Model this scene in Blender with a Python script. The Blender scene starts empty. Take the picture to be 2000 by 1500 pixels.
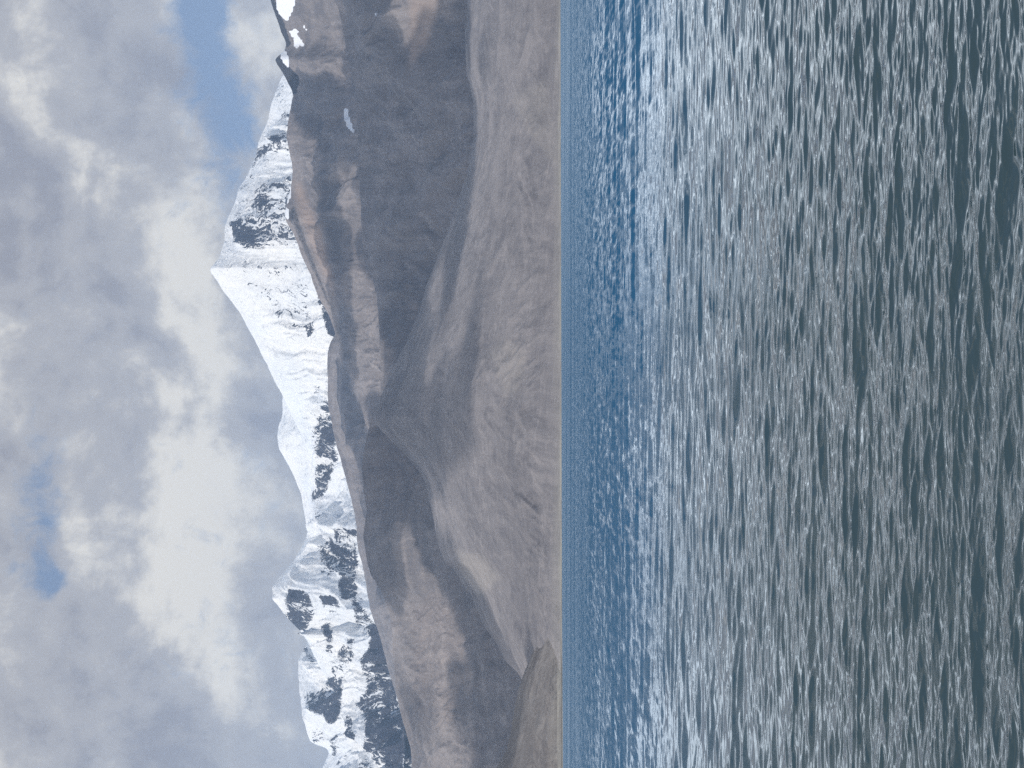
import bpy, math
import numpy as np
from mathutils import Matrix

# =====================================================================
# CAMERA, SUN, SKY, EXPOSURE
# (the photograph was taken with the camera turned on its side: world "up" is the photo's left)
# =====================================================================
sc = bpy.context.scene
col = sc.collection
F_PX = 3000.0                      # focal length in photo pixels (2000 x 1500)
CAM_H = 2.2                        # metres above the water
HOR = 1091.0                       # photo x of the true horizon
PITCH = math.atan((HOR - 1000.0) / F_PX)
cp, sp = math.cos(PITCH), math.sin(PITCH)

cam_d = bpy.data.cameras.new('camera')
cam = bpy.data.objects.new('camera', cam_d)
col.objects.link(cam)
cam_d.sensor_fit = 'HORIZONTAL'
cam_d.sensor_width = 36.0
cam_d.lens = 36.0 * F_PX / 2000.0
cam_d.clip_start = 0.1
cam_d.clip_end = 90000.0
m = Matrix(((0.0, 1.0, 0.0, 0.0),
            (sp, 0.0, -cp, 0.0),
            (-cp, 0.0, -sp, CAM_H),
            (0.0, 0.0, 0.0, 1.0)))
cam.matrix_world = m
sc.camera = cam

SUN_EL, SUN_AZ = math.radians(42.0), math.radians(-141.0)    # azimuth from +Y (view) towards +X
S = np.array([math.cos(SUN_EL) * math.sin(SUN_AZ), math.cos(SUN_EL) * math.cos(SUN_AZ), math.sin(SUN_EL)])
sun_d = bpy.data.lights.new('sun', 'SUN')
sun_d.energy = 3.6
sun_d.angle = math.radians(0.53)
sun_d.color = (1.0, 0.955, 0.89)
sun = bpy.data.objects.new('sun', sun_d)
col.objects.link(sun)
from mathutils import Vector
sun.rotation_euler = Vector((-S[0], -S[1], -S[2])).to_track_quat('-Z', 'Y').to_euler()
sun.location = (-4000, -4000, 9000)

sc.view_settings.view_transform = 'Standard'
sc.view_settings.look = 'None'
sc.view_settings.exposure = 0.0
sc.view_settings.gamma = 1.0
sc.view_settings.use_curve_mapping = False
sc.cycles.use_denoising = False
sc.cycles.max_bounces = 5
sc.cycles.diffuse_bounces = 2
sc.cycles.glossy_bounces = 3
sc.cycles.transparent_max_bounces = 12
sc.cycles.volume_bounces = 1
sc.cycles.use_adaptive_sampling = False


# ---------------------------------------------------------------- node expression helper
class N:
    """a socket wrapped so that node trees read like formulas"""
    def __init__(self, tree, sock): self.t, self.s = tree, sock
    def _m(self, op, *a, clamp=False):
        n = self.t.nodes.new('ShaderNodeMath'); n.operation = op; n.use_clamp = clamp
        for i, v in enumerate((self,) + a):
            if isinstance(v, N): self.t.links.new(v.s, n.inputs[i])
            else: n.inputs[i].default_value = float(v)
        return N(self.t, n.outputs[0])
    def __add__(self, o): return self._m('ADD', o)
    __radd__ = __add__
    def __sub__(self, o): return self._m('SUBTRACT', o)
    def __rsub__(self, o): return self._m('MULTIPLY', -1.0)._m('ADD', o)
    def __mul__(self, o): return self._m('MULTIPLY', o)
    __rmul__ = __mul__
    def __truediv__(self, o): return self._m('DIVIDE', o)
    def pow(self, o): return self._m('POWER', o)
    def exp(self): return self._m('EXPONENT')
    def sqrt(self): return self._m('SQRT')
    def max(self, o): return self._m('MAXIMUM', o)
    def min(self, o): return self._m('MINIMUM', o)
    def abs(self): return self._m('ABSOLUTE')
    def atan2(self, o): return self._m('ARCTAN2', o)
    def clamp(self): return self._m('ADD', 0.0, clamp=True)
    def ss(self, a, b, lo=0.0, hi=1.0):
        n = self.t.nodes.new('ShaderNodeMapRange'); n.interpolation_type = 'SMOOTHSTEP'
        self.t.links.new(self.s, n.inputs[0])
        for i, v in enumerate((a, b, lo, hi)): n.inputs[i + 1].default_value = v
        return N(self.t, n.outputs[0])


def vec(tree, x, y, z):
    n = tree.nodes.new('ShaderNodeCombineXYZ')
    for i, v in enumerate((x, y, z)):
        if isinstance(v, N): tree.links.new(v.s, n.inputs[i])
        else: n.inputs[i].default_value = float(v)
    return N(tree, n.outputs[0])


def sep(tree, v):
    n = tree.nodes.new('ShaderNodeSeparateXYZ'); tree.links.new(v.s, n.inputs[0])
    return [N(tree, o) for o in n.outputs]


def vmul(tree, v, f):
    n = tree.nodes.new('ShaderNodeVectorMath'); n.operation = 'MULTIPLY'
    tree.links.new(v.s, n.inputs[0]); n.inputs[1].default_value = f
    return N(tree, n.outputs[0])


def vop(tree, op, a, b):
    n = tree.nodes.new('ShaderNodeVectorMath'); n.operation = op
    tree.links.new(a.s, n.inputs[0])
    if b is not None: tree.links.new(b.s, n.inputs[1])
    return N(tree, n.outputs[0])


def noise(tree, v, scale, detail=4.0, rough=0.5, dist=0.0, color=False, kind='FBM'):
    n = tree.nodes.new('ShaderNodeTexNoise'); n.noise_dimensions = '3D'
    n.noise_type = kind
    tree.links.new(v.s, n.inputs['Vector'])
    n.inputs['Scale'].default_value = scale; n.inputs['Detail'].default_value = detail
    n.inputs['Roughness'].default_value = rough; n.inputs['Distortion'].default_value = dist
    return N(tree, n.outputs['Color' if color else 0])


def mixc(tree, fac, a, b):
    n = tree.nodes.new('ShaderNodeMix'); n.data_type = 'RGBA'; n.clamp_factor = True
    if isinstance(fac, N): tree.links.new(fac.s, n.inputs[0])
    else: n.inputs[0].default_value = fac
    for k, v in ((6, a), (7, b)):
        if isinstance(v, N): tree.links.new(v.s, n.inputs[k])
        else: n.inputs[k].default_value = (v[0], v[1], v[2], 1.0)
    return N(tree, n.outputs[2])


# ---------------------------------------------------------------- sky
world = bpy.data.worlds.new('World'); sc.world = world; world.use_nodes = True
wt = world.node_tree; wt.nodes.clear()
out = wt.nodes.new('ShaderNodeOutputWorld'); bg = wt.nodes.new('ShaderNodeBackground')
wt.links.new(bg.outputs[0], out.inputs[0])
bg.inputs[1].default_value = 0.1
tc = wt.nodes.new('ShaderNodeTexCoord'); D = N(wt, tc.outputs['Generated'])
dx, dy, dz = sep(wt, D)
hz = (dx * dx + dy * dy).sqrt().max(0.02)
PX = 1091.0 - 3000.0 * (dz / hz)            # how high, in photo pixels (x of the photo)
PY = 750.0 - 3000.0 * dx.atan2(dy)          # how far to the side (y of the photo)
w1 = noise(wt, D, 9.0, 3.0, 0.55, color=True); w1x, w1y, _ = sep(wt, w1)
w2 = noise(wt, D, 34.0, 4.0, 0.6, color=True); w2x, w2y, _ = sep(wt, w2)
WX = PX + 170.0 * (w1x - 0.5) + 75.0 * (w2x - 0.5)
WY = PY + 260.0 * (w1y - 0.5) + 95.0 * (w2y - 0.5)


def blob(x, y, sx, sy, k, wx=None, wy=None):
    a = ((wx or WX) - x) * (1.0 / sx); b = ((wy or WY) - y) * (1.0 / sy)
    return (a * a + b * b).min(30.0)._m('MULTIPLY', -1.0).exp() * k


def blobs(lst):
    r = None
    for b in lst:
        e = blob(*b); r = e if r is None else r + e
    return r


gap = blobs([(430, 0, 55, 80, .9), (405, 115, 75, 95, 1.15), (425, 215, 66, 95, 1.1), (455, 310, 50, 80, .75), (490, 395, 40, 80, .35),
             (60, 935, 48, 75, .75), (48, 1045, 46, 95, .9), (68, 1130, 28, 45, .75), (110, 830, 45, 60, .42), (45, 1180, 22, 40, .45),
             (185, 1200, 26, 34, .35), (150, 700, 40, 60, .22), (520, 880, 60, 140, .16)])
bright = blobs([(380, 600, 90, 210, .55), (360, 860, 95, 170, .55), (330, 1020, 100, 130, .62), (410, 1130, 90, 150, .60), (445, 1330, 42, 170, .55),
                (420, 1480, 45, 120, .30), (250, 730, 60, 60, .42), (115, 1010, 36, 90, .42), (150, 1120, 46, 120, .34), (60, 60, 60, 90, .34), (75, 180, 45, 70, .30),
                (500, 70, 50, 100, .42), (380, 420, 60, 120, .40), (350, 230, 34, 80, .26), (60, 470, 30, 120, .18), (180, 640, 40, 50, .25), (60, 1300, 70, 120, .15),
                (40, 1480, 60, 60, .25), (300, 1190, 60, 60, .3), (400, 520, 60, 60, .25)])
dark = blobs([(320, 1390, 75, 170, .62), (290, 910, 70, 90, .22), (280, 1060, 40, 40, .30), (285, 1265, 50, 50, .30), (180, 580, 60, 60, .34), (310, 790, 45, 60, .28),
              (15, 400, 50, 240, .46), (250, 240, 60, 130, .32), (330, 130, 50, 60, .2), (110, 480, 50, 90, .2), (250, 470, 60, 100, .12),
              (140, 300, 50, 90, .10), (500, 1250, 60, 140, .22), (200, 980, 60, 50, .14), (180, 1420, 80, 100, .1), (15, 800, 40, 90, .12), (540, 760, 40, 120, .12)])
fb = noise(wt, D, 12.0, 8.0, 0.57, 0.25)
fb2 = noise(wt, D, 42.0, 8.0, 0.64, 0.5)
fb3 = noise(wt, D, 5.0, 5.0, 0.55)
up = PX.ss(0.0, -250.0) * PX.ss(-2700.0, -450.0) * dy.ss(-0.1, 0.5)      # over-bright band added above the frame to whiten the water's reflections
top = PX.ss(-400.0, -1800.0)                              # overhead: deep blue with scraps of cloud
fbs = noise(wt, vop(wt, 'ADD', D, vec(wt, -0.010, 0.0, 0.016)), 12.0, 8.0, 0.57, 0.25)      # the same cloud a step towards the sun
lit = (fb - fbs)._m('MULTIPLY', 2.5)
val = bright - dark + 0.30 + lit + 2.2 * (fb - 0.5) + 1.1 * (fb2 - 0.5)
gapm = (0.85 * gap + 1.7 * (fb - 0.5) + 2.1 * (fb2 - 0.5)).ss(0.20, 1.10)
gap_up = (fb3 + 0.25 * (fb - 0.5)).ss(0.35, 0.47) * top
cloud = mixc(wt, val.ss(-0.45, 0.30), (3.45, 3.50, 3.95), (4.75, 4.75, 5.0))
cloud = mixc(wt, val.ss(0.25, 1.15), cloud, (8.6, 8.3, 7.7))
cloud = mixc(wt, up * (0.35 + 0.65 * val.ss(-0.2, 0.9)), cloud, (37.5, 42.0, 46.5))  # colour of the added band, far brighter than the clouds in view
sky = wt.nodes.new('ShaderNodeTexSky'); sky.sky_type = 'NISHITA'; sky.sun_disc = False
sky.sun_elevation = SUN_EL; sky.sun_rotation = SUN_AZ; sky.altitude = 4500.0
sky.air_density = 1.0; sky.dust_density = 0.6; sky.ozone_density = 1.0
skyc = mixc(wt, 0.62, N(wt, sky.outputs[0]), (2.9, 3.75, 5.3))
skyc = mixc(wt, top, skyc, (1.6, 2.5, 4.3))
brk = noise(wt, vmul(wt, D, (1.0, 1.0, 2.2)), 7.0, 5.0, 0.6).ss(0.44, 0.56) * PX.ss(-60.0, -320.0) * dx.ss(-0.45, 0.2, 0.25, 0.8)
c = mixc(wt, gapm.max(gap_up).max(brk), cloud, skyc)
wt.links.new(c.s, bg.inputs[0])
world.cycles.sampling_method = 'MANUAL'; world.cycles.sample_map_resolution = 512


# =====================================================================
# HELPERS
# =====================================================================
def tag(o, label=None, kind=None, cat=None):
    if label: o['label'] = label
    if kind: o['kind'] = kind
    if cat: o['category'] = cat
    return o


def unproject(x, y):
    """photo pixel -> (azimuth, tangent of elevation)"""
    a = (750.0 - np.asarray(y, float)) / F_PX; b = (1000.0 - np.asarray(x, float)) / F_PX
    X = a; Y = cp - b * sp; Z = sp + b * cp
    return np.arctan2(X, Y), Z / np.hypot(X, Y)


def project(X, Y, Z):
    """world -> photo pixel (x, y)"""
    Z = Z - CAM_H
    f = Y * cp + Z * sp; u = -Y * sp + Z * cp
    f = np.maximum(f, 1e-3)
    return 1000.0 - F_PX * u / f, 750.0 - F_PX * X / f


def _h(ix, iy, seed):
    h = (ix.astype(np.int64) * 374761393 + iy.astype(np.int64) * 668265263 + seed * 2147483647) & 0xffffffff
    h = ((h ^ (h >> 13)) * 1274126177) & 0xffffffff
    h = (h ^ (h >> 16)) & 0xffff
    return h.astype(np.float32) * np.float32(2 * math.pi / 65536)


def perlin(x, y, seed=0):
    x = np.asarray(x, np.float64); y = np.asarray(y, np.float64)
    xi = np.floor(x); yi = np.floor(y); fx = (x - xi).astype(np.float32); fy = (y - yi).astype(np.float32)
    u = fx * fx * fx * (fx * (fx * 6 - 15) + 10); v = fy * fy * fy * (fy * (fy * 6 - 15) + 10)
    def g(a, b):
        t = _h(xi + a, yi + b, seed); return np.cos(t) * (fx - a) + np.sin(t) * (fy - b)
    n0 = g(0, 0); n0 = n0 + u * (g(1, 0) - n0); n1 = g(0, 1); n1 = n1 + u * (g(1, 1) - n1)
    return (n0 + v * (n1 - n0)) * 1.5


def fbm(x, y, o=5, seed=0, gain=0.5, lac=2.03):
    r = 0; a = 1.0; s = 0
    for i in range(o):
        r = r + a * perlin(x, y, seed + i * 17); s += a; a *= gain; x = x * lac + 13.7; y = y * lac + 7.3
    return r / s


def ridged(x, y, o=5, seed=0, gain=0.52, lac=2.05):
    r = 0; a = 1.0; s = 0; w = 1.0
    for i in range(o):
        n = 1.0 - np.abs(perlin(x, y, seed + i * 17)); n = n * n
        r = r + a * n * w; w = np.clip(n * 1.6, 0, 1); s += a; a *= gain; x = x * lac + 13.7; y = y * lac + 7.3
    return r / s


def sstep(a, b, x):
    t = np.clip((x - a) / (b - a), 0, 1); return t * t * (3 - 2 * t)


def grid_mesh(name, X, Y, Z, mat, attrs=None, smooth=True, flip=False):
    nr, nc = X.shape
    co = np.stack([X, Y, Z], -1).reshape(-1, 3).astype(np.float32)
    me = bpy.data.meshes.new(name)
    me.vertices.add(len(co)); me.vertices.foreach_set('co', co.ravel())
    i = (np.arange(nr - 1)[:, None] * nc + np.arange(nc - 1)[None, :]).ravel()
    q = np.stack([i, i + 1, i + nc + 1, i + nc], -1)
    if flip: q = q[:, ::-1]
    nf = len(q)
    me.loops.add(nf * 4); me.polygons.add(nf)
    me.loops.foreach_set('vertex_index', q.ravel().astype(np.int32))
    me.polygons.foreach_set('loop_start', (np.arange(nf) * 4).astype(np.int32))
    me.polygons.foreach_set('use_smooth', np.full(nf, smooth))
    me.update(calc_edges=True)
    for k, v in (attrs or {}).items():
        if v.ndim == 2:
            me.attributes.new(k, 'FLOAT', 'POINT').data.foreach_set('value', v.ravel().astype(np.float32))
        else:
            me.attributes.new(k, 'FLOAT_VECTOR', 'POINT').data.foreach_set('vector', v.reshape(-1, 3).astype(np.float32).ravel())
    me.materials.append(mat)
    o = bpy.data.objects.new(name, me); col.objects.link(o)
    return o


# ---- maps drawn over the photo's frame (4 px cells), read by whatever surface stands there
MX, MY = 500, 375
_gx, _gy = np.meshgrid(np.arange(MX) * 4.0 + 2, np.arange(MY) * 4.0 + 2)


def poly_mask(polys, blur=2, warp=0.0, seed=5):
    gx, gy = _gx, _gy
    if warp:
        gx = gx + warp * fbm(_gx / 40., _gy / 40., 4, seed); gy = gy + warp * 1.6 * fbm(_gx / 40., _gy / 60., 4, seed + 99)
    r = np.zeros_like(gx)
    for wgt, p in polys:
        ins = np.zeros(gx.shape, bool); n = len(p)
        for i in range(n):
            x1, y1 = p[i]; x2, y2 = p[(i + 1) % n]
            if y1 == y2: continue
            c_ = ((y1 > gy) != (y2 > gy)) & (gx < (x2 - x1) * (gy - y1) / (y2 - y1) + x1)
            ins ^= c_
        r = np.maximum(r, wgt * ins) if wgt > 0 else np.where(ins, r * (1 + wgt), r)
    for _ in range(blur):
        q = np.pad(r, 1, mode='edge')
        r = (q[:-2, 1:-1] + q[2:, 1:-1] + q[1:-1, :-2] + q[1:-1, 2:] + 2 * q[1:-1, 1:-1]) / 6
    return r


def sample(msk, x, y):
    fx = np.clip((x - 2) / 4.0, 0, MX - 1.001); fy = np.clip((y - 2) / 4.0, 0, MY - 1.001)
    ix = fx.astype(int); iy = fy.astype(int); ax = fx - ix; ay = fy - iy
    return (msk[iy, ix] * (1 - ax) * (1 - ay) + msk[iy, ix + 1] * ax * (1 - ay) + msk[iy + 1, ix] * (1 - ax) * ay + msk[iy + 1, ix + 1] * ax * ay)


# =====================================================================
# MATERIALS
# =====================================================================
def new_mat(name):
    mt = bpy.data.materials.new(name); mt.use_nodes = True
    t = mt.node_tree; t.nodes.clear()
    o = t.nodes.new('ShaderNodeOutputMaterial'); b = t.nodes.new('ShaderNodeBsdfPrincipled')
    t.links.new(b.outputs[0], o.inputs[0])
    return mt, t, b, o


def attr(t, name, vector=False):
    n = t.nodes.new('ShaderNodeAttribute'); n.attribute_name = name
    return N(t, n.outputs['Vector' if vector else 'Fac'])


def earth_material(name, base, pale, darkc, warm, bump=0.75, fs=1.0):
    """dry scree and gravel with patches, runnels and a few snow banks"""
    mt, t, b, o = new_mat(name)
    geo = t.nodes.new('ShaderNodeNewGeometry'); P = N(t, geo.outputs['Position'])
    flow = attr(t, 'flow', True)
    big = noise(t, P, 0.0016, 5, 0.6, 0.6)
    mid = noise(t, P, 0.008 * fs, 6, 0.62, 0.5)
    fine = noise(t, P, 0.05, 5, 0.65)
    wv = vop(t, 'ADD', vmul(t, flow, (1, 0.10, 1)), vmul(t, noise(t, P, 0.004, 3, 0.5, color=True), (90, 60, 0)))
    streak = noise(t, wv, 0.012 * fs, 6, 0.62)
    streak2 = noise(t, wv, 0.05, 4, 0.6)
    k = 0.42 * big + 0.33 * mid + 0.25 * streak
    c = mixc(t, k.ss(0.42, 0.49), darkc, base)
    c = mixc(t, (k + 0.22 * (streak2 - 0.5) + 0.2 * (fine - 0.5)).ss(0.50, 0.62) , c, pale)
    c = mixc(t, (streak * 0.6 + fine * 0.4).ss(0.50, 0.40) * 0.45, c, darkc)
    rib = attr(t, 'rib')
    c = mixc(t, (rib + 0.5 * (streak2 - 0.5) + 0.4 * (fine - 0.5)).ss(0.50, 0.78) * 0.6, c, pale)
    c = mixc(t, (rib + 0.5 * (streak2 - 0.5)).ss(0.34, 0.16) * 0.5, c, darkc)  # gully shade put into the colour, to deepen the relief
    th1 = noise(t, vmul(t, wv, (1, 0.45, 1)), 0.010 * fs, 3, 0.55); th2 = noise(t, vmul(t, wv, (1, 0.3, 1)), 0.026, 3, 0.55)
    c = mixc(t, ((th1 - 0.5).abs().ss(0.022, 0.0) * big.ss(0.40, 0.55) * 0.42).max((th2 - 0.48).abs().ss(0.02, 0.0) * 0.28), c, pale)   # pale runnels
    c = mixc(t, (th1 - 0.42).abs().ss(0.016, 0.0) * mid.ss(0.45, 0.6) * 0.40, c, darkc)
    tone = attr(t, 'tone')
    c = mixc(t, (tone * 0.8 + 0.8 * (streak - 0.5) * tone).clamp(), c, warm)
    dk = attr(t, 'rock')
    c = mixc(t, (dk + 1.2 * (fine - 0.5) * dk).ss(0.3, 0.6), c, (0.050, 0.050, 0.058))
    beach = attr(t, 'beach')
    c = mixc(t, (beach * (1.9 * noise(t, P, 0.012, 4, .65) - 0.35)).clamp(), c, (0.36, 0.335, 0.285))
    sn = attr(t, 'snow')
    c = mixc(t, (sn + 0.7 * (noise(t, flow, 0.03, 4, .65) - 0.5) * sn.ss(0.02, 0.3)).ss(0.40, 0.52), c, (0.85, 0.86, 0.88))
    t.links.new(c.s, b.inputs['Base Color'])
    b.inputs['Roughness'].default_value = 0.95
    b.inputs['Specular IOR Level'].default_value = 0.1
    bp = t.nodes.new('ShaderNodeBump'); bp.inputs['Strength'].default_value = bump; bp.inputs['Distance'].default_value = 22.0
    hgt = 1.0 * streak + 0.3 * streak2 + 0.8 * mid + 0.12 * fine
    t.links.new(hgt.s, bp.inputs['Height']); t.links.new(bp.outputs[0], b.inputs['Normal'])
    return mt


def snow_material(name):
    """snowfields broken by bare rock"""
    mt, t, b, o = new_mat(name)
    geo = t.nodes.new('ShaderNodeNewGeometry'); P = N(t, geo.outputs['Position'])
    flow = attr(t, 'flow', True)
    wv = vop(t, 'ADD', vmul(t, flow, (1, 0.38, 1)), vmul(t, noise(t, P, 0.003, 4, 0.55, color=True), (420, 300, 0)))
    n1 = noise(t, wv, 0.0095, 7, 0.68)
    n2 = noise(t, wv, 0.05, 5, 0.68)
    rk = attr(t, 'rock')
    rock = (rk * 0.62 + (1.15 * (attr(t, 'rib') - 0.51) + 1.6 * (n1 - 0.5) + 1.7 * (n2 - 0.5)) * (0.25 + 0.75 * rk.ss(0.02, 0.35))).ss(0.40, 0.47)
    rc = mixc(t, n2.ss(0.35, 0.65), (0.022, 0.024, 0.042), (0.070, 0.068, 0.078))
    snc = mixc(t, noise(t, P, 0.002, 4, .55).ss(.35, .65), (0.83, 0.85, 0.87), (0.91, 0.90, 0.88))
    c = mixc(t, rock, snc, rc)
    t.links.new(c.s, b.inputs['Base Color'])
    b.inputs['Roughness'].default_value = 0.85
    b.inputs['Specular IOR Level'].default_value = 0.15
    bp = t.nodes.new('ShaderNodeBump'); bp.inputs['Strength'].default_value = 0.8; bp.inputs['Distance'].default_value = 60.0
    hgt = 0.8 * n1 + 0.06 * n2 + 1.3 * noise(t, wv, 0.003, 4, .5)
    t.links.new(hgt.s, bp.inputs['Height']); t.links.new(bp.outputs[0], b.inputs['Normal'])
    return mt


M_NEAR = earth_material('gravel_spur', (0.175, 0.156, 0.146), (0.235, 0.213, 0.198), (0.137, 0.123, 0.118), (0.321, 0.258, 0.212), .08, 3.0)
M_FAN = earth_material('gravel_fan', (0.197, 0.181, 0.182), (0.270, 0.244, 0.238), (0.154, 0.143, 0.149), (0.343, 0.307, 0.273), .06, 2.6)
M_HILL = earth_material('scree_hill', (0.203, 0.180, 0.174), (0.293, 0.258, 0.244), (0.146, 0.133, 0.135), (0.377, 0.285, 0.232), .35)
M_SNOW = snow_material('snow_and_rock')

# =====================================================================
# MOUNTAINS AND HILLS : every ridge is a solid slope with its own distance
# =====================================================================
LAYERS = []
ROCK = poly_mask([
    (.9, [(650, 1031), (696, 1040), (698, 1120), (692, 1171), (668, 1165), (655, 1110)]),
    (.75, [(619, 1060), (650, 1052), (655, 1122), (628, 1122)]),
    (1., [(560, 1150), (575, 1146), (600, 1160), (615, 1190), (612, 1220), (590, 1232), (570, 1222), (556, 1190)]),
    (.95, [(622, 1164), (650, 1164), (668, 1190), (660, 1206), (632, 1196)]),
    (.8, [(690, 1165), (705, 1171), (724, 1215), (722, 1245), (700, 1230), (690, 1190)]),
    (.9, [(631, 1213), (648, 1216), (652, 1262), (642, 1278), (634, 1256)]),
    (.7, [(548, 1190), (556, 1192), (584, 1236), (612, 1284), (604, 1284), (574, 1232)]),
    (1., [(640, 1325), (668, 1330), (670, 1370), (660, 1398), (640, 1422), (630, 1400), (612, 1392), (592, 1376), (597, 1360), (620, 1350)]),
    (1., [(605, 1430), (625, 1425), (636, 1440), (622, 1455), (606, 1450)]),
    (1.3, [(722, 1225), (800, 1215), (840, 1500), (760, 1500), (735, 1300)]),
    (1.05, [(722, 1232), (722, 1260), (704, 1290), (716, 1340), (692, 1365), (712, 1400), (714, 1440), (700, 1470), (694, 1500), (830, 1500), (800, 1400), (760, 1300), (738, 1232)]),
    (.6, [(672, 1240), (690, 1250), (690, 1310), (668, 1330), (660, 1300)]),
    (.65, [(640, 1290), (655, 1285), (668, 1310), (650, 1330)]),
    (.75, [(648, 1430), (662, 1425), (664, 1500), (640, 1500)]),
    (.5, [(672, 1400), (690, 1390), (690, 1500), (670, 1500)]),
    (.9, [(640, 775), (625, 800), (610, 840), (613, 870), (620, 890), (640, 902), (655, 910), (660, 890), (655, 850), (650, 820)]),
    (.95, [(618, 905), (640, 903), (654, 920), (646, 942), (630, 968), (618, 988), (610, 975), (616, 945)]),
    (.8, [(617, 985), (625, 990), (625, 1012), (616, 1010)]),
    (.56, [(520, 340), (560, 300), (550, 250), (530, 210), (545, 170), (565, 190), (570, 290), (575, 400), (590, 480), (600, 520), (605, 560), (596, 640), (560, 640), (530, 600), (490, 560), (470, 480), (450, 440), (470, 380), (500, 300)]),
    (.85, [(502, 285), (500, 312), (520, 318), (545, 304), (552, 272), (535, 266)]),
    (.8, [(543, 192), (560, 186), (568, 215), (550, 224)]),
    (.75, [(448, 428), (456, 426), (500, 432), (506, 446), (480, 452), (455, 446)]),
    (.8, [(455, 458), (475, 460), (502, 476), (516, 486), (510, 494), (488, 482), (458, 474)]),
    (.8, [(468, 500), (478, 504), (492, 575), (484, 574), (472, 545)]),
    (.85, [(512, 555), (530, 540), (530, 580), (520, 605)]),
    (.6, [(556, 572), (580, 580), (582, 592), (560, 588)]),
    (.6, [(464, 366), (474, 366), (480, 376), (468, 380)]),
    (.55, [(540, 360), (560, 350), (565, 380), (545, 388)]),
    (.75, [(590, 590), (604, 590), (612, 640), (600, 660)]),
    (.5, [(600, 760), (625, 750), (628, 772), (606, 778)]),
    (1.2, [(614, 570), (622, 575), (632, 615), (645, 655), (665, 660), (665, 560), (630, 560)]),
], 2, warp=9.0)
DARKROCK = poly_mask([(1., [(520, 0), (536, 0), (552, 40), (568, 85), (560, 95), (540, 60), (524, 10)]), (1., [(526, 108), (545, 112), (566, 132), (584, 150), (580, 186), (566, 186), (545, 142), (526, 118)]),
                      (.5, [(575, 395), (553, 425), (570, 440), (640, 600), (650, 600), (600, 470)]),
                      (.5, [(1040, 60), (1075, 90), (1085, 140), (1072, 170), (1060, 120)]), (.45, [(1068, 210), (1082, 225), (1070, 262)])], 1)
SNOWB = poly_mask([(1., [(534, -40), (578, -40), (574, 14), (560, 44), (551, 34), (541, 18)]), (.9, [(564, 62), (578, 54), (584, 62), (570, 72)]),
                   (.85, [(590, 38), (600, 58), (596, 66)]), (.9, [(554, 92), (563, 108), (566, 138), (557, 126), (547, 113)]),
                   (1.1, [(559, 362), (570, 362), (568, 386), (559, 402), (553, 402)]), (1.1, [(555, 405), (562, 406), (563, 427), (556, 424)]),
                   (1., [(670, 213), (678, 213), (682, 228), (694, 264), (684, 256), (675, 244)]), (.8, [(732, 26), (738, 26), (738, 34), (733, 34)]),
                   (.55, [(570, 66), (586, 70), (598, 90), (575, 96)])], 0)
TONE = poly_mask([(.9, [(573, 345), (590, 365), (622, 440), (652, 540), (660, 600), (645, 562), (618, 500), (598, 450), (578, 400)]),
                  (.55, [(890, 1075), (945, 1085), (978, 1130), (935, 1165), (905, 1130)]), (.35, [(955, 690), (990, 655), (1030, 690), (1012, 765), (985, 775)]),
                  (.5, [(800, 0), (860, 0), (830, 100), (800, 130)]), (.35, [(1000, 190), (1070, 150), (1090, 330), (1030, 260)]),  # first patch: a sunlit pool on the middle ridge, painted into the tone
                  (.12, [(850, 1150), (920, 1200), (880, 1420), (800, 1380), (810, 1200)])], 4)


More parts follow.
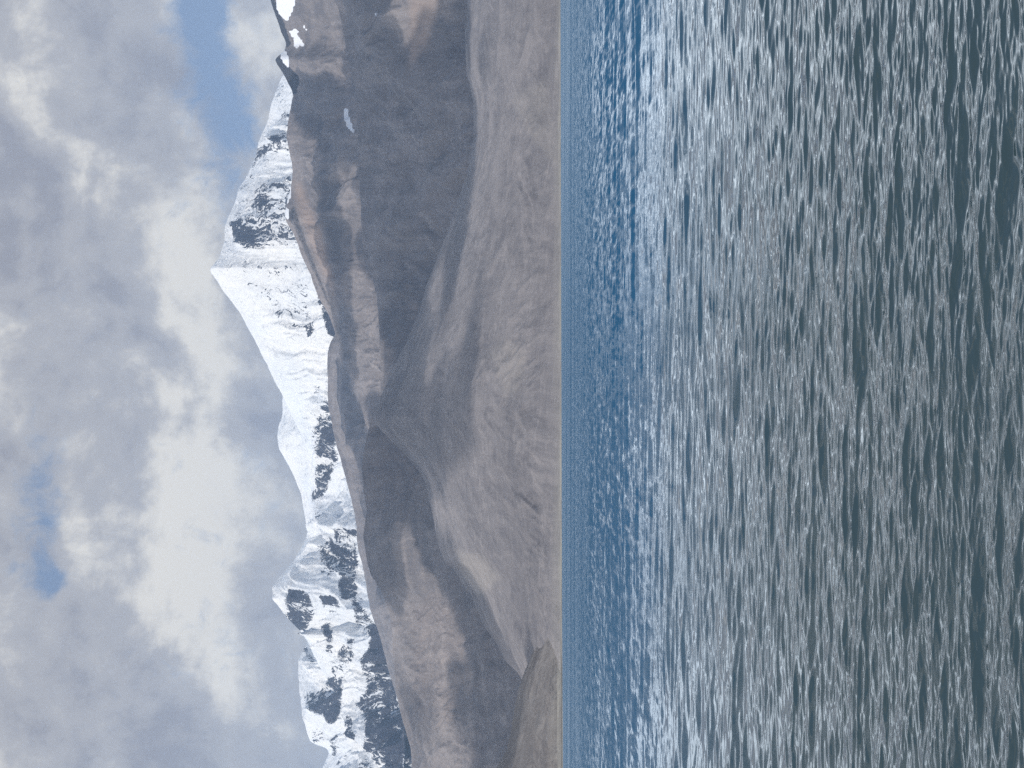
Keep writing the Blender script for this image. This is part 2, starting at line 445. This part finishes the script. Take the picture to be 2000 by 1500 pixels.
def lay(name, label, mat, crest, dc, df, zf, cols, rows, power=1.0, gully=(0, 300, 0.2), rough=0.0, jag=0.0, seed=0,
        span=(-430, 1930), back=0.9, shore=False, meander=0.0, fine=0.28):
    """crest: [(photo y, photo x)], dc/df: distance of crest / foot in m (number or [(photo y, m)]), zf: foot height"""
    cy = np.array([q[0] for q in crest], float); cx = np.array([q[1] for q in crest], float)
    yy = np.linspace(span[0], span[1], cols)
    xx = np.interp(yy, cy, cx)
    for _ in range(3):
        q = np.pad(xx, 1, mode='edge'); xx = 0.25 * q[:-2] + 0.5 * q[1:-1] + 0.25 * q[2:]
    if jag: xx = xx + jag * (fbm(yy / 26., yy * 0 + seed, 5, seed + 3, 0.6))
    az, te = unproject(xx, yy)
    def val_(d): return np.full(cols, float(d)) if np.isscalar(d) else np.interp(yy, [q[0] for q in d], [q[1] for q in d])
    dcv, dfv = val_(dc), val_(df)
    if meander: dcv = dcv * (1 + meander * fbm(yy / 220., yy * 0 + seed + .5, 3, seed + 8))
    zc = te * dcv + CAM_H
    zfv = val_(zf)
    def soft(v, w):
        k = np.exp(-0.5 * (np.arange(-3 * w, 3 * w + 1) / w) ** 2); k /= k.sum()
        return np.convolve(np.pad(v, 3 * w, mode='edge'), k, mode='valid')
    w_ = max(4, int(140.0 / (yy[1] - yy[0])))
    zcs, dcs = soft(zc, w_), soft(dcv, w_)
    nb = max(24, rows // 6)
    t = np.concatenate([np.linspace(0, 1, rows), 1 + np.linspace(0, 1, nb + 1)[1:] ** 1.5])[:, None]
    tf = np.minimum(t, 1.0); tb = np.maximum(t - 1.0, 0)
    kb = sstep(0.15, 1.0, tf) ** 1.5
    dct = dcs + (dcv - dcs) * kb; zct = zcs + (zc - zcs) * kb
    dist = dfv + (dct - dfv) * tf + (dcv - dfv) * back * tb
    g = tf ** power
    Z = zfv + (zct - zfv) * g
    Z = Z - (zc - zfv) * 0.8 * tb ** 1.0
    X = dist * np.sin(az)[None, :]; Y = dist * np.cos(az)[None, :]
    s = (az * dcv)[None, :] + 0 * dist
    run = (dcv - dist)
    A, lam, stretch = gully
    wgt = sstep(0.0, 0.22, 1 - tf) * sstep(0.0, 0.12, tf) + sstep(0.0, .1, tb)
    if A:
        wx = s + 0.55 * lam * fbm(s / (1.8 * lam), run / (1.8 * lam), 3, seed + 31)
        r_ = ridged(wx / lam, run * stretch / lam, 6, seed)
        d_ = A * (r_ - 0.5); Z = Z + np.where(tb > 0, np.minimum(d_, 0), d_) * wgt
        X = X; Y = Y
    rib = 0 * dist
    if A:
        rib = r_
        l2 = lam * 0.27
        w2 = s + 0.8 * l2 * fbm(s / (2.2 * l2), run / (2.2 * l2), 3, seed + 41) + 0.5 * lam * fbm(s / (1.8 * lam), run / (1.8 * lam), 3, seed + 31)
        r2 = ridged(w2 / l2, run * stretch * .6 / l2, 5, seed + 7)
        d_ = A * fine * (r2 - 0.5) * (0.4 + 0.9 * fbm(s / lam, run / lam, 3, seed + 51)); Z = Z + np.where(tb > 0, np.minimum(d_, 0), d_) * wgt
        rib = 0.6 * rib + 0.4 * r2
    if rough:
        Z = Z + rough * fbm(X / 160., Y / 160., 5, seed + 77, 0.55) * (0.25 + 0.75 * wgt)
    px, py = project(X, Y, Z)
    if shore:
        h_ = Z
        Z = np.where((tf <= 0) & (t < .5), -3.0, Z)
    flow = np.stack([s, run, 0 * s + seed * 531.0], -1)
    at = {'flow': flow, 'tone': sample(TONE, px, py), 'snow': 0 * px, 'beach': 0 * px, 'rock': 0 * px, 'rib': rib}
    L = dict(name=name, label=label, mat=mat, X=X, Y=Y, Z=Z, px=px, py=py, at=at, az=az, dist=dist, back=(t > 1.0) + 0 * px)
    LAYERS.append(L)
    return L


def shore_dist(y):
    xs = np.interp(y, [-430, 0, 750, 1150, 1500, 1930], [1094.2, 1094.6, 1096.6, 1097.6, 1099.4, 1101])
    return CAM_H * F_PX / (xs - HOR)


ys = np.linspace(-430, 1930, 60)
SHORE = [(float(a), float(shore_dist(a))) for a in ys]
SH = lambda k, c=0: [(a, b * k + c) for a, b in SHORE]

# front spur at the lower left
L = lay('shore_spur', None, M_NEAR, [(1050, 1100), (1150, 1098), (1185, 1091), (1234, 1063), (1272, 1041), (1307, 1026), (1335, 1016), (1370, 1007), (1430, 997), (1465, 989), (1500, 969), (1700, 900), (1930, 880)],
        [(1000, 1500), (1300, 1700), (1930, 1650)], SH(1.0, 14), 1.0, 560, 200, 1.25, (5, 110, .5), 3.0, 1.2, 11, span=(1060, 1930), shore=True)
# the great gravel fan across the water and the spur that closes it on the left
L = lay('gravel_fan', None, M_FAN, [(-430, 900), (0, 913), (80, 908), (140, 911), (196, 924), (262, 926), (332, 915), (395, 893), (462, 870), (525, 846), (557, 832), (600, 822), (660, 797), (694, 780), (757, 752),
                                  (778, 741), (813, 722), (838, 742), (860, 764), (880, 784), (910, 811), (943, 832), (975, 838), (1010, 846), (1045, 852), (1076, 860), (1097, 868), (1111, 885), (1136, 902), (1160, 920),
                                  (1185, 929), (1220, 944), (1255, 968), (1290, 986), (1315, 1012), (1380, 1050), (1480, 1085), (1930, 1092)],
        [(-430, 5200), (0, 4900), (400, 4700), (800, 5000), (950, 4500), (1315, 3300), (1930, 2900)], SH(1.0, 0), 0.0, 1000, 460, 1.18, (18, 620, .45), 2.5, 1.6, 21, meander=.05, shore=True, fine=.35)
# dark hill behind the spur
L = lay('dark_hill', None, M_HILL, [(600, 960), (700, 860), (778, 770), (813, 727), (852, 717), (880, 710), (915, 706), (960, 711), (995, 716), (1045, 710), (1087, 715), (1122, 724), (1150, 741), (1171, 752), (1202, 762),
                                  (1241, 767), (1290, 768), (1356, 774), (1395, 783), (1444, 797), (1465, 803), (1500, 804), (1600, 790), (1930, 830)],
        [(600, 6000), (900, 6100), (1200, 6300), (1500, 6600), (1930, 6800)], [(600, 4900), (1300, 3700), (1930, 3600)], 10.0, 760, 330, 1.08, (75, 560, .22), 8.0, 2.0, 33, span=(590, 1930), meander=.03, fine=.35)
# shaded ridge in the middle, right
L = lay('middle_ridge', None, M_HILL, [(-430, 610), (0, 654), (28, 664), (87, 675), (168, 692), (210, 697), (332, 701), (425, 705), (490, 710), (512, 713), (540, 727), (575, 735), (625, 740), (700, 742), (764, 744), (840, 770), (960, 840)],
        [(-430, 7000), (400, 7200), (960, 6700)], 5300, 60.0, 700, 280, 1.1, (170, 620, .30), 18.0, 2.0, 45, span=(-430, 960), meander=.03)
# high brown ridge, right
L = lay('brown_ridge', None, M_HILL, [(-430, 500), (-60, 520), (0, 528), (38, 541), (66, 551), (87, 561), (96, 557), (104, 551), (111, 542), (117, 538), (125, 542), (136, 548), (157, 560), (175, 569), (186, 573), (196, 570), (224, 565), (262, 559), (297, 565), (322, 571), (345, 571),
                                    (372, 567), (397, 560), (420, 556), (435, 560), (460, 575), (507, 592), (537, 607), (582, 622), (605, 637), (635, 650), (687, 668), (733, 689), (775, 700), (831, 715), (900, 760), (1000, 830)],
        [(-430, 9200), (300, 9000), (500, 8800), (1000, 8000)], 6600, 240.0, 800, 300, 1.0, (190, 640, .28), 22.0, 2.2, 57, span=(-430, 1000), meander=.03)
# far brown ridge under the snow, left
L = lay('far_ridge', None, M_HILL, [(520, 720), (590, 690), (640, 662), (670, 645), (690, 640), (757, 640), (796, 641), (838, 650), (876, 659), (932, 675), (996, 691), (1034, 696), (1069, 699), (1115, 710), (1192, 724), (1241, 741), (1311, 759), (1360, 775), (1460, 815), (1560, 850)],
        10200, 7600, 420.0, 620, 170, 1.0, (130, 600, .28), 20.0, 2.0, 63, span=(510, 1560), meander=.02)
# the snow range
L = lay('snow_mountain', None, M_SNOW, [(-100, 640), (60, 620), (120, 575), (150, 551), (175, 540), (210, 528), (245, 521), (262, 510), (280, 504), (308, 498), (336, 486), (367, 467), (399, 457), (427, 444), (445, 440), (465, 440), (504, 428), (515, 417), (524, 410), (530, 410), (538, 416), (570, 437), (605, 465),
                                      (650, 490), (685, 507), (720, 525), (762, 546), (776, 553), (804, 567), (850, 588), (920, 602), (972, 611), (1010, 610), (1045, 602), (1069, 588), (1097, 574), (1118, 553), (1140, 536), (1147, 530), (1160, 533), (1169, 532), (1188, 546), (1213, 567),
                                      (1234, 588), (1255, 602), (1279, 612), (1297, 621), (1330, 642), (1400, 680), (1500, 720)],
        [(-100, 12600), (400, 12300), (524, 11800), (700, 12300), (960, 13000), (1169, 12000), (1300, 12600), (1500, 12800)], 10700, 1050.0, 900, 340, 1.0, (430, 640, .20), 40.0, 2.5, 71, span=(-100, 1500), meander=.02)
L = lay('snow_dome', None, M_SNOW, [(640, 640), (740, 565), (776, 552), (815, 551), (832, 544), (853, 541), (878, 546), (902, 560), (930, 574), (965, 588), (1000, 594), (1025, 598), (1060, 612), (1140, 660)],
        14000, 12200, 1500.0, 300, 130, 1.0, (120, 900, .4), 25.0, 1.0, 83, span=(640, 1140))
L = lay('snow_shoulder', None, M_SNOW, [(1180, 680), (1240, 612), (1269, 592), (1290, 582), (1325, 583), (1377, 588), (1402, 591), (1426, 598), (1447, 606), (1454, 616), (1460, 637), (1470, 643), (1480, 638), (1500, 630), (1560, 600), (1700, 560), (1930, 620)],
        [(1180, 13800), (1400, 13000), (1930, 13000)], 11000, 1000.0, 520, 260, 1.0, (400, 560, .20), 40.0, 3.0, 97, span=(1180, 1930), meander=.02)

for L in LAYERS:
    at = L['at']
    if L['mat'] is M_SNOW:
        at['rock'] = sample(ROCK, L['px'], L['py'])
    if L['name'] == 'brown_ridge':
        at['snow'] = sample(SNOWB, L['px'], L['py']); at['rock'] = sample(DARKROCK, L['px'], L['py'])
    elif L['name'] == 'middle_ridge':
        at['snow'] = sample(SNOWB, L['px'], L['py']) * (L['px'] > 640)
    if L['name'] in ('gravel_fan', 'shore_spur'):
        z = L['Z']
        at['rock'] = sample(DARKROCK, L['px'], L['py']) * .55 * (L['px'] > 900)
        z0 = 2.0 if L['name'] == 'gravel_fan' else 2.7
        n_ = fbm(L['X'] / 170., L['Y'] / 170., 4, 3) * 1.4
        at['beach'] = (sstep(z0 + .4, z0 - .6, z + n_) * .85 * (0.55 + .45 * sstep(.25, .6, np.abs(z - 1.6)))) + .3 * sstep(9, 4, z + n_ * 2)
        L['Z'] = z + np.where(z < 8, .35 * np.sin(z * 3.2), 0)
    o = grid_mesh(L['name'], L['X'], L['Y'], L['Z'], L['mat'], at)
    tag(o, kind='structure')

# =====================================================================
# CLOUDS : they hang above and before the ridges (over the top of the frame) and throw the
# drifting patches of shade on the slopes
# =====================================================================
SHADE = poly_mask([
    (1., [(705, 330), (699, 250), (694, 205), (688, 165), (678, 90), (670, 30), (666, -8), (748, -8), (770, 40), (786, 120), (800, 138), (815, 118), (835, 92), (850, 25), (862, 25), (868, 70), (878, 20), (885, -8), (915, -8), (911, 140),
          (917, 215), (933, 190), (928, 262), (917, 330), (919, 400), (905, 380), (892, 398), (870, 462), (845, 525), (826, 590), (797, 655), (780, 690), (745, 645), (738, 590), (728, 545), (713, 515), (706, 430)]),
    (1., [(890, 400), (920, 420), (907, 460), (893, 530), (880, 610), (866, 600), (872, 520), (880, 460)]),
    (.95, [(585, 138), (602, 150), (655, 165), (680, 190), (692, 260), (697, 322), (680, 300), (665, 335), (645, 300), (625, 270), (595, 265), (575, 230), (572, 190)]),
    (.95, [(618, 315), (648, 325), (657, 380), (668, 420), (680, 450), (676, 520), (681, 600), (686, 650), (690, 735), (680, 720), (668, 680), (663, 612), (650, 550), (637, 500), (627, 450)]),
    (.95, [(640, 680), (655, 700), (668, 720), (690, 760), (702, 800), (708, 835), (690, 860), (670, 880), (652, 855), (638, 790)]),
    (1., [(721, 813), (741, 778), (780, 694), (797, 655), (815, 646), (822, 700), (823, 745), (812, 765), (816, 815), (832, 840), (844, 800), (850, 772), (880, 765), (916, 758), (924, 800), (907, 850), (880, 872), (862, 925), (850, 948), (832, 943),
          (804, 880), (780, 838), (750, 840)]),
    (1., [(715, 852), (706, 880), (703, 915), (709, 960), (714, 995), (707, 1045), (712, 1087), (721, 1122), (740, 1155), (752, 1175), (770, 1182), (778, 1150), (782, 1090), (780, 1040), (776, 1000), (785, 985), (800, 1030), (820, 1088),
          (835, 1105), (852, 1125), (872, 1165), (892, 1212), (908, 1255), (918, 1300), (928, 1335), (900, 1345), (875, 1360), (888, 1402), (925, 1430), (935, 1470), (950, 1510), (972, 1510), (990, 1465), (997, 1430), (1007, 1370), (1016, 1335), (1014, 1315), (986, 1290),
          (969, 1255), (944, 1220), (929, 1185), (902, 1136), (885, 1111), (867, 1097), (860, 1076), (852, 1045), (846, 1010), (836, 975), (830, 935), (800, 870), (755, 833)]),
    (.7, [(902, 1136), (922, 1160), (948, 1182), (952, 1165), (918, 1125), (885, 1082)]),
    (.55, [(944, 1218), (969, 1254), (1002, 1294), (988, 1245), (962, 1205)]),
    (-.75, [(846, 212), (853, 208), (857, 300), (838, 338)]), (-.5, [(762, 362), (780, 358), (772, 402)]),
    (-.8, [(928, 1398), (990, 1395), (975, 1404)]), (-.5, [(905, 1280), (935, 1290), (930, 1340), (912, 1330)]),
    (.4, [(900, 640), (935, 560), (945, 640), (920, 720)]), (.35, [(985, 880), (1015, 820), (1030, 900), (1000, 960)]), (.35, [(930, 100), (960, 60), (965, 130), (940, 160)]),
    (.3, [(780, 1350), (850, 1360), (860, 1440), (800, 1440)]),
], 2, warp=16.0)

CZ = 3350.0; CELL = 45.0
qx, qy, qm = [], [], []
azg = np.linspace(-0.30, 0.30, 1600); run_max = np.full(azg.shape, -1.0)
for L in LAYERS:
    te = (L['Z'] - CAM_H) / L['dist']
    prev = np.interp(L['az'][::-1] if L['az'][0] > L['az'][-1] else L['az'], azg, run_max)
    if L['az'][0] > L['az'][-1]: prev = prev[::-1]
    cm = np.maximum.accumulate(te, 0)
    vis = (te >= cm - 1e-6) & (te >= prev[None, :] - 2e-4) & (L['back'] < .5) & (np.abs(L['py'] - 750) < 900)
    mcol = te.max(0)
    a_ = L['az'][::-1] if L['az'][0] > L['az'][-1] else L['az']; m_ = mcol[::-1] if L['az'][0] > L['az'][-1] else mcol
    run_max = np.maximum(run_max, np.interp(azg, a_, m_, left=-1, right=-1))
    if L['mat'] is M_SNOW: continue
    mk = sample(SHADE, L['px'], L['py'])
    k = (CZ - L['Z']) / S[2]
    qx.append((L['X'] + k * S[0])[vis]); qy.append((L['Y'] + k * S[1])[vis]); qm.append(mk[vis])
qx = np.concatenate(qx); qy = np.concatenate(qy); qm = np.concatenate(qm)
x0, y0 = qx.min() - 600, qy.min() - 600
nx, ny = int((qx.max() + 600 - x0) / CELL), int((qy.max() + 600 - y0) / CELL)
ii = ((qx - x0) / CELL).astype(int); jj = ((qy - y0) / CELL).astype(int)
den = np.zeros((ny, nx)); cnt = np.zeros((ny, nx))
np.add.at(den, (jj, ii), qm); np.add.at(cnt, (jj, ii), 1.0)


def blur2(a):
    q = np.pad(a, 1); return (q[:-2, 1:-1] + q[2:, 1:-1] + q[1:-1, :-2] + q[1:-1, 2:] + 2 * q[1:-1, 1:-1]) / 6


c2, d2 = cnt.copy(), den.copy()
dens = np.where(cnt > 0, den / np.maximum(cnt, 1e-6), -1)
for _ in range(14):                       # let a cloud grow a little into cells nothing in view stands under
    d2, c2 = blur2(d2), blur2(c2)
    fill = (dens < 0) & (c2 > 1e-9)
    dens = np.where(fill, d2 / np.maximum(c2, 1e-12), dens)
dens = np.where(dens < 0, 0, dens)
dens = blur2(dens) ** 0.7
dens[:2] = 0; dens[-2:] = 0; dens[:, :2] = 0; dens[:, -2:] = 0

mc, tcl, pb, oc = new_mat('cloud_vapour')
tr = tcl.nodes.new('ShaderNodeBsdfTransparent'); tl = tcl.nodes.new('ShaderNodeBsdfTranslucent'); df_ = tcl.nodes.new('ShaderNodeBsdfDiffuse')
tl.inputs[0].default_value = (.92, .92, .93, 1); df_.inputs[0].default_value = (.92, .92, .93, 1)
m1 = tcl.nodes.new('ShaderNodeMixShader'); m1.inputs[0].default_value = .45
tcl.links.new(df_.outputs[0], m1.inputs[1]); tcl.links.new(tl.outputs[0], m1.inputs[2])
m2 = tcl.nodes.new('ShaderNodeMixShader')
gp = tcl.nodes.new('ShaderNodeNewGeometry')
da = attr(tcl, 'vapour'); nn = noise(tcl, N(tcl, gp.outputs['Position']), 0.006, 6, .6)
al = (da + 0.55 * (nn - 0.5) * da.ss(0.02, 0.3)).ss(0.08, 0.60, 0.0, 0.66)
tcl.links.new(al.s, m2.inputs[0]); tcl.links.new(tr.outputs[0], m2.inputs[1]); tcl.links.new(m1.outputs[0], m2.inputs[2])
tcl.links.new(m2.outputs[0], oc.inputs[0]); tcl.nodes.remove(pb)

gxx, gyy = np.meshgrid(x0 + (np.arange(nx) + .5) * CELL, y0 + (np.arange(ny) + .5) * CELL)
keep = dens > 0.02
# stay out of the picture's view and above the air of the scene
te_ = (CZ - 120 - CAM_H) / np.hypot(gxx, gyy)
keep &= te_ > 0.385
th = np.sqrt(np.clip(dens, 0, 1)) * (1 + .5 * fbm(gxx / 300., gyy / 300., 4, 7))
kk = np.zeros_like(keep); kk[:] = keep
cellk = kk[:-1, :-1] & kk[1:, :-1] & kk[:-1, 1:] & kk[1:, 1:]
zt = CZ + 160 * th; zb = CZ - 70 * th
i = (np.arange(ny - 1)[:, None] * nx + np.arange(nx - 1)[None, :])[cellk]
q_top = np.stack([i, i + 1, i + nx + 1, i + nx], -1); q_bot = q_top[:, ::-1] + nx * ny
rim = ~((np.pad(cellk, ((1, 0), (1, 0))) & np.pad(cellk, ((0, 1), (1, 0))) & np.pad(cellk, ((1, 0), (0, 1))) & np.pad(cellk, ((0, 1), (0, 1)))))
vt = np.stack([gxx, gyy, np.where(rim, CZ + .3, zt)], -1).reshape(-1, 3); vb = np.stack([gxx, gyy, np.where(rim, CZ - .3, zb)], -1).reshape(-1, 3)
V = np.concatenate([vt, vb]); Q = np.concatenate([q_top, q_bot]); dd = np.concatenate([np.where(rim, 0, dens).ravel()] * 2)
used, inv = np.unique(Q.ravel(), return_inverse=True)
V = V[used]; dd = dd[used]; Q = inv.reshape(-1, 4)
me = bpy.data.meshes.new('clouds')
me.vertices.add(len(V)); me.vertices.foreach_set('co', V.astype(np.float32).ravel())
me.loops.add(len(Q) * 4); me.polygons.add(len(Q))
me.loops.foreach_set('vertex_index', Q.ravel().astype(np.int32)); me.polygons.foreach_set('loop_start', (np.arange(len(Q)) * 4).astype(np.int32))
me.polygons.foreach_set('use_smooth', np.full(len(Q), True)); me.update(calc_edges=True)
me.attributes.new('vapour', 'FLOAT', 'POINT').data.foreach_set('value', dd.astype(np.float32))
me.materials.append(mc)
clouds = bpy.data.objects.new('clouds', me); col.objects.link(clouds)
tag(clouds, kind='stuff')

# =====================================================================
# GROUND AND WATER
# =====================================================================
mg, tg, bgd, og = new_mat('dry_ground')
gg = tg.nodes.new('ShaderNodeNewGeometry')
cg = mixc(tg, noise(tg, N(tg, gg.outputs['Position']), 0.01, 6, .6).ss(.4, .6), (.15, .135, .12), (.24, .215, .19))
tg.links.new(cg.s, bgd.inputs['Base Color']); bgd.inputs['Roughness'].default_value = .95
g_ = np.linspace(-24000, 24000, 9); gX, gY = np.meshgrid(g_, g_ + 4000)
tag(grid_mesh('ground', gX, gY, gX * 0 - 6.0, mg), kind='structure')

rng = np.random.default_rng(4)
NR, NC = 1550, 1600
th_ = np.concatenate([np.linspace(math.radians(55.0), math.radians(21.5), 120, endpoint=False), np.linspace(math.radians(21.5), math.radians(0.75), 1350, endpoint=False), np.geomspace(math.radians(0.75), CAM_H / 5200.0, NR - 1350)])
rr = CAM_H / np.tan(th_)
side = np.linspace(0.373, 1.35, 110)
aa = np.concatenate([-side[::-1], np.linspace(-0.37, 0.37, NC), side])
X = (rr[:, None] * np.sin(aa)[None, :]); Y = (rr[:, None] * np.cos(aa)[None, :])
dr = np.gradient(rr)
# wind waves: many components around one wind direction, short ones die where the sheet gets coarse
K = []
for lo, hi, n, sl in ((0.03, 0.07, 60, .13), (0.07, 0.16, 64, .15), (0.16, 0.36, 56, .14), (0.36, 0.9, 36, .09), (0.9, 2.4, 24, .048), (2.4, 7.0, 18, .035), (7.0, 22.0, 10, .022)):
    for _ in range(n):
        lam = lo * (hi / lo) ** rng.random()
        ang = rng.normal(0.08, 0.24 if lam < 1.1 else 0.22)
        K.append((lam, ang, sl * math.sqrt(2.0 / n), rng.random() * 6.283))
Z = np.zeros_like(X, np.float32); DX = np.zeros_like(Z); DY = np.zeros_like(Z)
Xf, Yf = X.astype(np.float32), Y.astype(np.float32)
for lam, ang, sl, ph in K:
    k = 2 * math.pi / lam; amp = sl / k
    w = np.clip((lam / dr - 2.0) / 2.0, 0, 1)
    n = int(np.count_nonzero(w > 0))
    if n == 0: continue
    kx, ky = k * math.sin(ang), k * math.cos(ang)
    p = (kx * X[:n] + ky * Y[:n] + ph).astype(np.float32)
    wv = (w[:n, None] * amp).astype(np.float32)
    Z[:n] += wv * np.cos(p); s_ = wv * np.sin(p)
    DX[:n] -= s_ * math.sin(ang) * .9; DY[:n] -= s_ * math.cos(ang) * .9

mw, tw, bw, ow = new_mat('lake_water')
gw = tw.nodes.new('ShaderNodeNewGeometry'); P = N(tw, gw.outputs['Position']); pxx, pyy, _ = sep(tw, P)
rad = (pxx * pxx + pyy * pyy).sqrt()
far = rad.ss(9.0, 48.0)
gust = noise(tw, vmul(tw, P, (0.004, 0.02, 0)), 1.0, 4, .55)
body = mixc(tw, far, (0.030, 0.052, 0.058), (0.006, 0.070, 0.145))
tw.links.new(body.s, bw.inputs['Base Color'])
tw.links.new((0.04 + 0.27 * rad.ss(25.0, 160.0)).s, bw.inputs['Roughness'])
bw.inputs['IOR'].default_value = 1.62
s1 = noise(tw, vmul(tw, P, (5.0, 14.0, 0)), 1.0, 3, .6, color=True)
s2 = noise(tw, vmul(tw, P, (0.9, 2.6, 0)), 1.0, 4, .65, color=True)
off = vop(tw, 'ADD', vmul(tw, vop(tw, 'SUBTRACT', s1, vec(tw, .5, .5, .5)), (0.16, 0.34, 0)),
          vmul(tw, vop(tw, 'SUBTRACT', s2, vec(tw, .5, .5, .5)), (0.3, 0.6, 0)))
sc_ = tw.nodes.new('ShaderNodeVectorMath'); sc_.operation = 'SCALE'
tw.links.new(off.s, sc_.inputs[0]); tw.links.new((0.06 + 0.5 * far + 0.6 * (gust - 0.5) * far).s, sc_.inputs['Scale'])
lane = 0.5 * noise(tw, vmul(tw, P, (1.5, 0.26, 0)), 1.0, 3, .6) + 0.5 * noise(tw, vmul(tw, P, (4.0, 0.60, 0)), 1.0, 3, .6)   # wind lanes
tilt = vec(tw, 0.0, ((lane - 0.5) * 1.2 + 0.4 * (gust - 0.5) - 0.325) * rad.ss(5.0, 66.0) - 0.025, 0.0)
nrm = vop(tw, 'NORMALIZE', vop(tw, 'ADD', vop(tw, 'ADD', N(tw, gw.outputs['Normal']), N(tw, sc_.outputs[0])), tilt), None)
tw.links.new(nrm.s, bw.inputs['Normal'])
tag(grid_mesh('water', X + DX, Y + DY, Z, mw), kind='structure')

# =====================================================================
# AIR
# =====================================================================
bx = bpy.data.meshes.new('haze')
hx, hy0, hy1, hz0, hz1 = 25000, -21000, 29000, -8.0, 3050.0
vs = [(sx * hx, y, z) for z in (hz0, hz1) for y in (hy0, hy1) for sx in (-1, 1)]
bx.from_pydata(vs, [], [(0, 2, 3, 1), (4, 5, 7, 6), (0, 1, 5, 4), (2, 6, 7, 3), (0, 4, 6, 2), (1, 3, 7, 5)])
mh = bpy.data.materials.new('air'); mh.use_nodes = True; t = mh.node_tree; t.nodes.clear()
oh = t.nodes.new('ShaderNodeOutputMaterial'); pv = t.nodes.new('ShaderNodeVolumePrincipled')
pv.inputs['Color'].default_value = (0.52, 0.73, 1.0, 1); pv.inputs['Density'].default_value = 2.9e-5
pv.inputs['Anisotropy'].default_value = 0.1
t.links.new(pv.outputs[0], oh.inputs['Volume'])
bx.materials.append(mh)
haze = bpy.data.objects.new('haze', bx); col.objects.link(haze)
tag(haze, kind='stuff')
